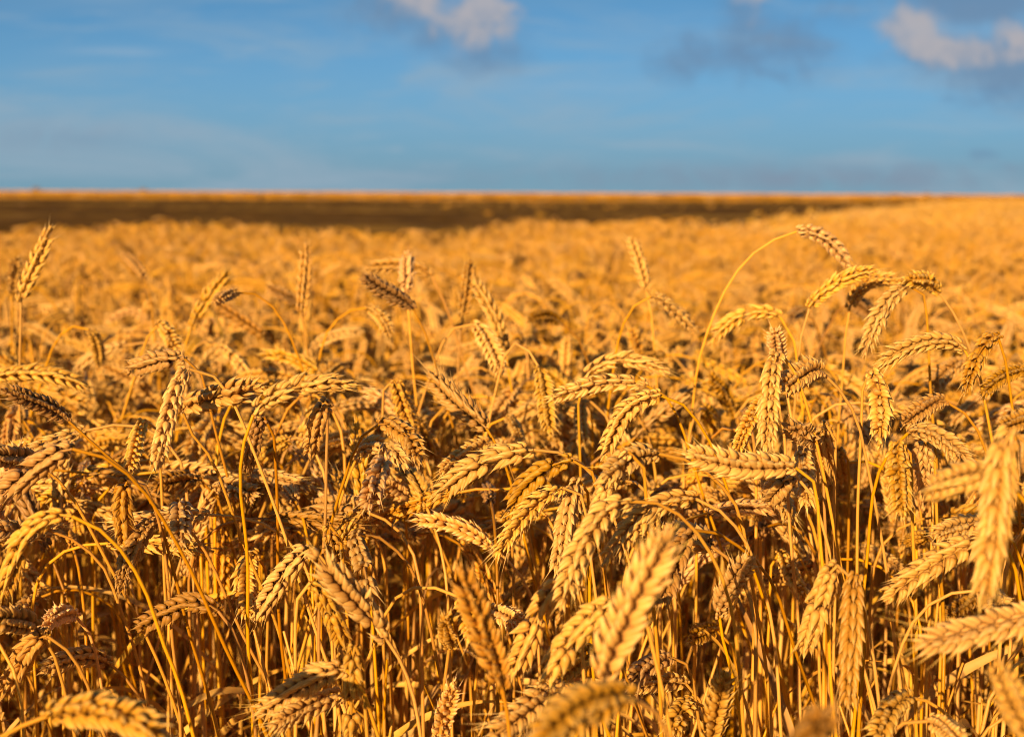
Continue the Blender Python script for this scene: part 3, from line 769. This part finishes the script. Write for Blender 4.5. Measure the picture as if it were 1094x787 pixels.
for h in HEROES:
    lp = pix_len(h['ear'])
    d = h['d'] or FPX * h['L'] * h['fs'] / lp
    hr = hero_rng
    # with the distance given, depth along the ear makes up the rest of its length
    vis = lp / FPX * d
    dep = math.sqrt(max(h['L'] ** 2 - vis ** 2, 0)) * .9
    dep = min(dep, .06)
    away = -1 if h['fs'] < 1 else hr.choice([-1, 1, -1])
    ex = np.asarray(h['ear'], float)
    sfrac = np.concatenate([[0], np.cumsum(np.linalg.norm(np.diff(ex, axis=0), axis=1))]); sfrac /= sfrac[-1]
    E = np.array([at(x, y, d + away * dep * (f - .5)) for (x, y), f in zip(ex, sfrac)])
    d0 = d - away * dep * .5
    if h['stem']:
        S_ = np.array([at(x, y, d0 + .01 * k) for k, (x, y) in enumerate(h['stem'])])
    else:
        t_ = norm(E[0] - E[1]); S_ = np.array([E[0] + t_ * .03 + [0, .02, .0]])
    last = S_[-1]; prev = S_[-2] if len(S_) > 1 else E[0]
    dirv = norm(last - prev)
    lean = np.clip(dirv[:2] / max(-dirv[2], .35), -.45, .45) if dirv[2] < 0 else np.zeros(2)
    z = last[2]
    mid = last + np.array([lean[0] * z * .30, lean[1] * z * .2 + .02, -z * .45])
    root = last + np.array([lean[0] * z * .38 + hr.normal(0, .012), lean[1] * z * .25 + .03 + hr.normal(0, .012), -z - .01])
    tE = norm(E[1] - E[0])
    path = np.vstack([root, mid, S_[::-1], E])
    Cs = spline(path, 400)
    kw = np.hanning(23); kw /= kw.sum(); pad = 11
    ext = np.vstack([Cs[0] + (Cs[0] - Cs[1]) * np.arange(pad, 0, -1)[:, None], Cs, Cs[-1] + (Cs[-1] - Cs[-2]) * np.arange(1, pad + 1)[:, None]])
    Cs = np.stack([np.convolve(ext[:, k], kw, 'valid') for k in range(3)], 1)
    # cut at the ear's foot
    cut = int(np.argmin(np.linalg.norm(Cs - E[0], axis=1)))
    n_stem = 46 if len(h['stem']) > 2 else 34
    q_ = np.linspace(0, 1, cut + 1)[:, None] * np.array([[1, 1, 0]])
    env = (np.sin(np.linspace(0, np.pi, cut + 1)) ** .7)[:, None]
    Cs[:cut + 1] += env * np.array([[1, .6, .3]]) * (.0016 * np.sin(q_[:, :1] * hr.uniform(25, 45) + hr.uniform(0, 6)) + .0022 * np.sin(q_[:, :1] * hr.uniform(9, 16) + hr.uniform(0, 6)))
    P = resample(Cs[:cut + 1], n_stem); C = resample(Cs[cut:], 18)
    view = norm(C.mean(0) - CP); T = norm(C[-1] - C[0])
    side = norm(np.cross(T, view)); deep = norm(np.cross(T, side))
    a = R(hr.choice([-1, 1]) * hr.uniform(12, 42)) if h['v'] == 'p' else R(90 + hr.normal(0, 14))
    a += np.pi if hr.random() < .5 else 0
    rn = side * math.cos(a) + deep * math.sin(a)
    ti = int(hr.integers(len(TEMPL[0])))
    while d < .9 and not WHOLE[ti]: ti = (ti + 1) % len(TEMPL[0])
    src, aw = TEMPL[0][ti]
    ws = h['w'] * hr.uniform(.84, 1.0); tw = hr.normal(0, .35)
    r3 = np.array([root[0], root[1], 0.0])
    sh = lambda m: (setattr(m, 'v', [v - r3 for v in m.v]), m)[1]
    if h['awn'] != 1.0:
        aw2 = flat(aw); vv = aw2.v[0].copy().reshape(-1, 4, 3)
        vv[:, 3] += (vv[:, 3] - vv[:, :3].mean(1)) * (h['awn'] - 1) * np.array([1, 1, 1]); aw2.v = [vv.reshape(-1, 3)]; aw = aw2
    parts = [('stem', sh(stem_mesh(P, .0019, .0012, 7, hr.uniform(.2, .95))).data('stem', [M_STEM])),
             ('ear', sh(bend_ear(src, C, rn, ws, tw)).data('ear', [M_EAR])),
             ('awns', sh(bend_ear(aw, C, rn, ws, tw)).data('awns', [M_EAR]))]
    if hr.random() < .6:
        zt = hr.uniform(.25, .55); i = int(np.argmin(np.abs(P[:n_stem // 2, 2] - zt)))
        parts.append(('leaf', leaf_mesh(hr, P[i] - r3, hr.uniform(0, 6.28), hr.uniform(.08, .2), hr.uniform(.004, .007), hr.uniform(.3, .9)).data('leaf', [M_LEAF])))
    e = add_plant(tuple(r3), TONES[h['t']], parts)
    sx, sy, sz = project(C)
    for x, y, z_ in zip(sx, sy, sz): hero_mask.append((x, y, z_, FPX * .010 / z_))
    built.append(dict(o=e, x=float(sx.mean()), y=float(sy.mean()), d=d, ear=(sx, sy), tone=h['t'], lm=h['lm'], kind=None, v=h['v'], arch=len(h['stem']) > 2))
hero_mask = np.array(hero_mask)

# ------------------------------------------------------------------ the rest of the crop
cells = []
def uneven(x, y):
    return 1 + .030 * math.sin(x * 2.3 + y * .7) + .022 * math.sin(x * 5.1 - y * 1.3 + 2) + .018 * math.sin(x * 1.1 + y * 2.1)
def scatter(y0, y1, dens, margin, sunside):
    """Jittered points over the wedge in front of the camera, widened on the sun's side so the shade is right."""
    step = dens ** -.5
    ys_ = np.arange(y0, y1, step)
    out = []
    for y in ys_:
        hw = .372 * y + margin
        xs_ = np.arange(-hw - sunside, hw, step)
        p = np.stack([xs_, np.full_like(xs_, y)], 1) + rng.uniform(-.5, .5, (len(xs_), 2)) * step * 1.3
        out.append(p)
    return np.concatenate(out)

E3 = [v['E'] for v in near]
P3 = [v['P'][::4] for v in near]
pts, rots, scls, idxs = [], [], [], []
cand = []
for x, y in scatter(.80, 3.2, 380, .65, .1):
    if y > y_edge(x): continue
    for attempt in range(11):
        k = int(rng.integers(NEAR)); rz = rng.uniform(0, 2 * np.pi); s = rng.uniform(.93, 1.06)
        if y < 1.25: s *= rng.uniform(.90, 1.0)
        c, sn = math.cos(rz), math.sin(rz); Rm = np.array([[c, -sn, 0], [sn, c, 0], [0, 0, 1]]) * s
        Ew = E3[k] @ Rm.T + [x, y, 0]; Pw = P3[k] @ Rm.T + [x, y, 0]
        ex, ey, ez = project(Ew)
        ok = True
        if (ez < .62).any(): ok = False
        sx_, sy_, sz_ = project(Pw[-7:])
        if sz_.min() < .95 and ((sx_ > -20) & (sx_ < 1114)).any(): ok = False
        inx = (ex > -60) & (ex < 1154)
        if ok and inx.any():
            if ez.min() < .99 and ey.min() < 840: ok = False
            if ez.min() < 2.6 and ey.min() < 312 and rng.random() < .85: ok = False
            if ok and ey.max() > 590 and (ez.min() < 1.35 or rng.random() < .5): ok = False
            if ok and ez.min() < 1.0 and rng.random() < .8: ok = False
            if ok:
                pxy = np.concatenate([np.stack([ex, ey, ez], 1), np.stack(project(Pw[-6:]), 1)])
                dd = np.hypot(pxy[:, None, 0] - hero_mask[None, :, 0], pxy[:, None, 1] - hero_mask[None, :, 1])
                hit = (dd < hero_mask[None, :, 3] * 1.5 + 6) & (pxy[:, None, 2] < hero_mask[None, :, 2] + .03)
                if hit.any(): ok = False
        if ok: break
    if not ok: 
        continue
    frac = ((ex > 0) & (ex < 1094) & (ey > 0) & (ey < 787)).mean()
    cand.append((x, y, k, rz, s, float(ez.mean()), frac, float(ex.mean()), float(ey.mean()), ex, ey))
n_ind = 300 - len(built)
order = sorted(range(len(cand)), key=lambda i: cand[i][5] if cand[i][6] > .6 else 1e9)
chosen = set(order[:n_ind])
part_meshes = {}
def near_parts(k):
    if k not in part_meshes:
        v = near[k]
        part_meshes[k] = [('stem', v['stem'].data('stem', [M_STEM])), ('ear', v['ear'].data('ear', [M_EAR])), ('awns', v['awn'].data('awns', [M_EAR]))] + \
            [('leaf', flat(l).data('leaf', [M_LEAF, M_LEAF, M_LEAF])) for l in v['leaves']]
    return part_meshes[k]
tone_names = ['gold'] * 6 + ['pale', 'amber', 'brown', 'brown', 'dark']
for i, c in enumerate(cand):
    x, y, k, rz, s, dz, frac, mx, my, ex, ey = c
    if i in chosen:
        tn = tone_names[int(rng.integers(len(tone_names)))]
        e = add_plant((x, y, 0), TONES[tn], near_parts(k), rz, s)
        built.append(dict(o=e, x=mx, y=my, d=dz, ear=(ex, ey), tone=tn, lm=None, kind=near[k]['kind'], v='', arch=near[k]['kind'] in ('nod', 'hang')))
    else:
        pts.append((x, y, 0)); rots.append(rz); scls.append(s); idxs.append(MID + k)
for x, y in scatter(.88, 2.6, 330, .6, .0):
    pts.append((x, y, 0)); rots.append(rng.uniform(0, 6.283)); scls.append(rng.uniform(.85, 1.08)); idxs.append(MID + NEAR + PATCH + int(rng.integers(STRAW)))
# plants outside the frame on the sun's side and just behind complete the field's shade
for x, y in scatter(3.2, 11.0, 480, 1.0, .2):
    if y > y_edge(x): continue
    pts.append((x, y, 0)); rots.append(rng.uniform(0, 6.283)); scls.append(rng.uniform(.88, 1.03) * uneven(x, y)); idxs.append(int(rng.integers(MID)))
for y in np.arange(11.4, 150, .8):
    hw = .372 * y + 3.5
    for x in np.arange(-hw - 1, hw, .8):
        xx, yy = x + rng.uniform(-.3, .3), y + rng.uniform(-.3, .3)
        if yy > y_edge(xx) - .4: continue
        pts.append((xx, yy, 0)); rots.append(rng.uniform(0, 6.283)); scls.append(rng.uniform(.90, .99) * uneven(xx * .5, yy * .5)); idxs.append(MID + NEAR + int(rng.integers(PATCH)))

def scatter_object(name, P, rz, sc_, ix, label, cat):
    me = bpy.data.meshes.new(name)
    P = np.asarray(P, np.float32)
    me.vertices.add(len(P)); me.vertices.foreach_set('co', P.ravel())
    for nm, typ, arr in (('turn', 'FLOAT', rz), ('size', 'FLOAT', sc_), ('pick', 'INT', ix)):
        a = me.attributes.new(nm, typ, 'POINT'); a.data.foreach_set('value', np.asarray(arr, np.int32 if typ == 'INT' else np.float32))
    o = link(name, me)
    ng = bpy.data.node_groups.new(name, 'GeometryNodeTree')
    ng.interface.new_socket('Geometry', in_out='INPUT', socket_type='NodeSocketGeometry')
    ng.interface.new_socket('Geometry', in_out='OUTPUT', socket_type='NodeSocketGeometry')
    gi = ng.nodes.new('NodeGroupInput'); go = ng.nodes.new('NodeGroupOutput')
    ci = ng.nodes.new('GeometryNodeCollectionInfo'); ci.inputs[0].default_value = crop_col
    ci.inputs['Separate Children'].default_value = True; ci.inputs['Reset Children'].default_value = True
    iop = ng.nodes.new('GeometryNodeInstanceOnPoints'); iop.inputs['Pick Instance'].default_value = True
    def attr(nm, dt):
        n = ng.nodes.new('GeometryNodeInputNamedAttribute'); n.data_type = dt; n.inputs[0].default_value = nm
        return n.outputs[0]
    cx_ = ng.nodes.new('ShaderNodeCombineXYZ')
    L = ng.links.new
    L(gi.outputs[0], iop.inputs['Points']); L(ci.outputs[0], iop.inputs['Instance'])
    L(attr('pick', 'INT'), iop.inputs['Instance Index'])
    L(attr('turn', 'FLOAT'), cx_.inputs[2])
    e2r = ng.nodes.new('FunctionNodeEulerToRotation'); L(cx_.outputs[0], e2r.inputs[0]); L(e2r.outputs[0], iop.inputs['Rotation'])
    L(attr('size', 'FLOAT'), iop.inputs['Scale']); L(iop.outputs[0], go.inputs[0])
    md = o.modifiers.new('scatter', 'NODES'); md.node_group = ng
    o['kind'] = 'stuff'; o['label'] = label; o['category'] = cat
    return o
scatter_object('wheat_crop', pts, rots, scls, idxs, 'dense golden ripe wheat crop filling the field behind the near plants', 'wheat crop')

# far wheat beyond the dark strip: its standing front and its top
fp, fr, fs_, fi = [], [], [], []
for y in np.arange(FAR0, FAR0 + 16, 1.0):
    for x in np.arange(-95, 100, 1.0):
        fp.append((x + rng.uniform(-.3, .3), y + rng.uniform(-.3, .3), 0)); fr.append(rng.uniform(0, 6.283)); fs_.append(rng.uniform(1.1, 1.5)); fi.append(MID + NEAR + int(rng.integers(PATCH)))
far = scatter_object('distant_wheat', fp, fr, fs_, fi, 'thin band of golden wheat standing along the far horizon', 'wheat crop')
# the same crop going on behind, as one ruffled canopy
tp = Mesh()
gx = np.linspace(-900, 900, 361); gy = FAR0 + 12 + np.concatenate([[0], np.cumsum(np.geomspace(1, 90, 60))])
GX, GY = np.meshgrid(gx, gy)
GZ = .95 + rng.uniform(-.12, .25, GX.shape); GZ[0] = 0
V = np.stack([GX, GY, GZ], -1).reshape(-1, 3); nx = len(gx)
ii = (np.arange(len(gy) - 1)[:, None] * nx + np.arange(nx - 1)[None]).ravel()
tp.add(V, np.stack([ii, ii + 1, ii + nx + 1, ii + nx], -1), None, .35, rng.uniform(0, 1, len(V)))
o = link('horizon_wheat', tp.data('horizon_wheat', [M_EAR])); o['kind'] = 'stuff'
o['label'] = 'ripe wheat running on to the horizon line'; o['category'] = 'wheat crop'

# cut stubble left standing in streaks on the dark strip
bp_, br, bs, bi = [], [], [], []
for y in np.arange(48, 175, 1.25):
    hw = .37 * y
    for x in np.arange(-hw, hw, 1.25):
        streak = math.sin(y * .13 + .6 + .02 * x) + .6 * math.sin(y * .31 - .05 * x) + .5 * math.sin(x * .21 + y * .02)
        dens = .10 if (abs(x + 1 - .04 * y) < .12 * y * (.6 + .4 * math.sin(y * .2)) and 95 < y < 160) else .0015 + .010 * (streak > 1.0)
        if rng.random() > dens or y < y_edge(x) + 6: continue
        bp_.append((x + rng.uniform(-.6, .6), y + rng.uniform(-.6, .6), 0)); br.append(rng.uniform(0, 6.283)); bs.append(rng.uniform(.22, .36)); bi.append(MID + NEAR + int(rng.integers(PATCH)))
scatter_object('stubble', bp_, br, bs, bi, 'patchy golden stubble standing on the dark brown strip', 'stubble')

# small bushes on the skyline
def bush(px, py, wpx, hpx, dist, label, seed):
    rg = np.random.default_rng(seed)
    b = at(px, py, dist); base = np.array([b[0], b[1], 0.0])
    w = wpx / FPX * dist; top = at(px, py - hpx, dist)[2]
    e = bpy.data.objects.new('bush', None); COL.objects.link(e); e.location = base
    e['label'] = label; e['category'] = 'bush'; e['group'] = 'small bushes on the skyline'
    tm = Mesh()
    tube(tm, spline([[0, 0, -.02], [.03, 0, top * .4], [.08, .02, top * .75]], 8), np.linspace(.05, .02, 8), 6)
    for q in range(5):
        a = rg.uniform(0, 6.28)
        tube(tm, spline([[.04, 0, top * .35], [w * .2 * math.cos(a), w * .2 * math.sin(a), top * .65], [w * .36 * math.cos(a), w * .36 * math.sin(a), top * .85]], 6), np.linspace(.03, .008, 6), 5)
    cm = Mesh()
    cl = [(rg.normal(0, w * .2), rg.normal(0, w * .2), top * rg.uniform(.5, .9)) for _ in range(9)]
    for q in range(700):
        c = cl[rg.integers(9)]
        p = np.array(c) + rg.normal(0, 1, 3) * [w * .11, w * .11, top * .09]
        a, bb = norm(rg.normal(0, 1, 3)) * .07, norm(rg.normal(0, 1, 3)) * .05
        cm.add([p - a, p - bb, p + a, p + bb], [[0, 1, 2, 3]])
    link('trunk', tm.data('trunk', [M_BARK]), e); link('crown', cm.data('crown', [M_BUSH]), e)
M_BARK, t_, b_ = new_mat('bark'); b_.inputs['Base Color'].default_value = (.10, .06, .035, 1); b_.inputs['Roughness'].default_value = .9
M_BUSH, t_, b_ = new_mat('bush_leaf')
t_.links.new(mixc(t_, noise(t_, nd(t_, 'ShaderNodeNewGeometry').outputs['Position'], 3, 3), (.13, .075, .02, 1), (.24, .14, .035, 1)), b_.inputs['Base Color'])
bush(38, 205, 13, 5.5, 230, 'rusty bush poking above the horizon over the dark brown strip', 1)
bush(153, 205, 12, 3.0, 235, 'low rounded bush barely breaking the horizon above the dark strip', 2)
bush(990, 209, 9, 4.0, 240, 'small brown bush on the horizon above the tall arched stalk', 3)
bush(957, 209, 5, 2.5, 240, 'tiniest bush on the horizon beside the small brown bush', 4)

# ------------------------------------------------------------------ labels: each singles out one plant
TW = {'pale': 'pale', 'gold': 'golden', 'amber': 'amber', 'brown': 'brownish', 'dark': 'dark brown'}
LMS = [(b['x'], b['y'], b['lm'][1], b) for b in built if b['lm']]
used = set()
for b in built:
    if b['lm']:
        b['o']['label'] = b['lm'][0]; used.add(b['lm'][0])
def pose(b):
    sx, sy = b['ear']
    dx, dy = sx[-1] - sx[0], sy[-1] - sy[0]
    a = math.degrees(math.atan2(-dy, abs(dx) + 1e-6))
    ln = math.hypot(dx, dy) * b['d'] / FPX
    if ln < .05: return 'short looking'
    return 'upright' if a > 62 else 'rising' if a > 22 else 'level' if a > -22 else 'drooping' if a > -62 else 'hanging'
for b in built:
    if b['lm']: continue
    near_l = sorted(LMS, key=lambda l: math.hypot(l[0] - b['x'], l[1] - b['y']))[:7]
    def rel(l):
        dx, dy = b['x'] - l[0], b['y'] - l[1]
        far_ = math.hypot(dx, dy)
        base = 'beside' if abs(dx) > abs(dy) else ('below' if dy > 0 else 'above')
        return ('close ' if far_ < 45 else '') + base
    size = 'large' if b['d'] < .95 else 'small' if b['d'] > 1.5 else 'mid sized'
    opts = []
    tw, po = TW[b['tone']], pose(b)
    st = 'on an arched stalk ' if b['arch'] else 'on a straight stalk '
    for l in near_l[:3]:
        opts.append(f"{tw} {po} ear {rel(l)} the {l[2]}")
    for l in near_l[:3]:
        opts.append(f"{size} {tw} {po} ear {st}{rel(l)} the {l[2]}")
    for i in range(4):
        for j in range(i + 1, 5):
            opts.append(f"{tw} {po} ear between the {near_l[i][2]} and the {near_l[j][2]}")
            opts.append(f"{size} {tw} {po} ear between the {near_l[i][2]} and the {near_l[j][2]}")
    lab = next((q for q in opts if q not in used and 4 <= len(q.split()) <= 16), None)
    if lab is None: lab = f"{size} {tw} {po} ear {st}among the crowded crop"
    used.add(lab); b['o']['label'] = lab
print('heroes', len(HEROES), 'individuals', len(built), 'stuff points', len(pts), 'cands', len(cand))
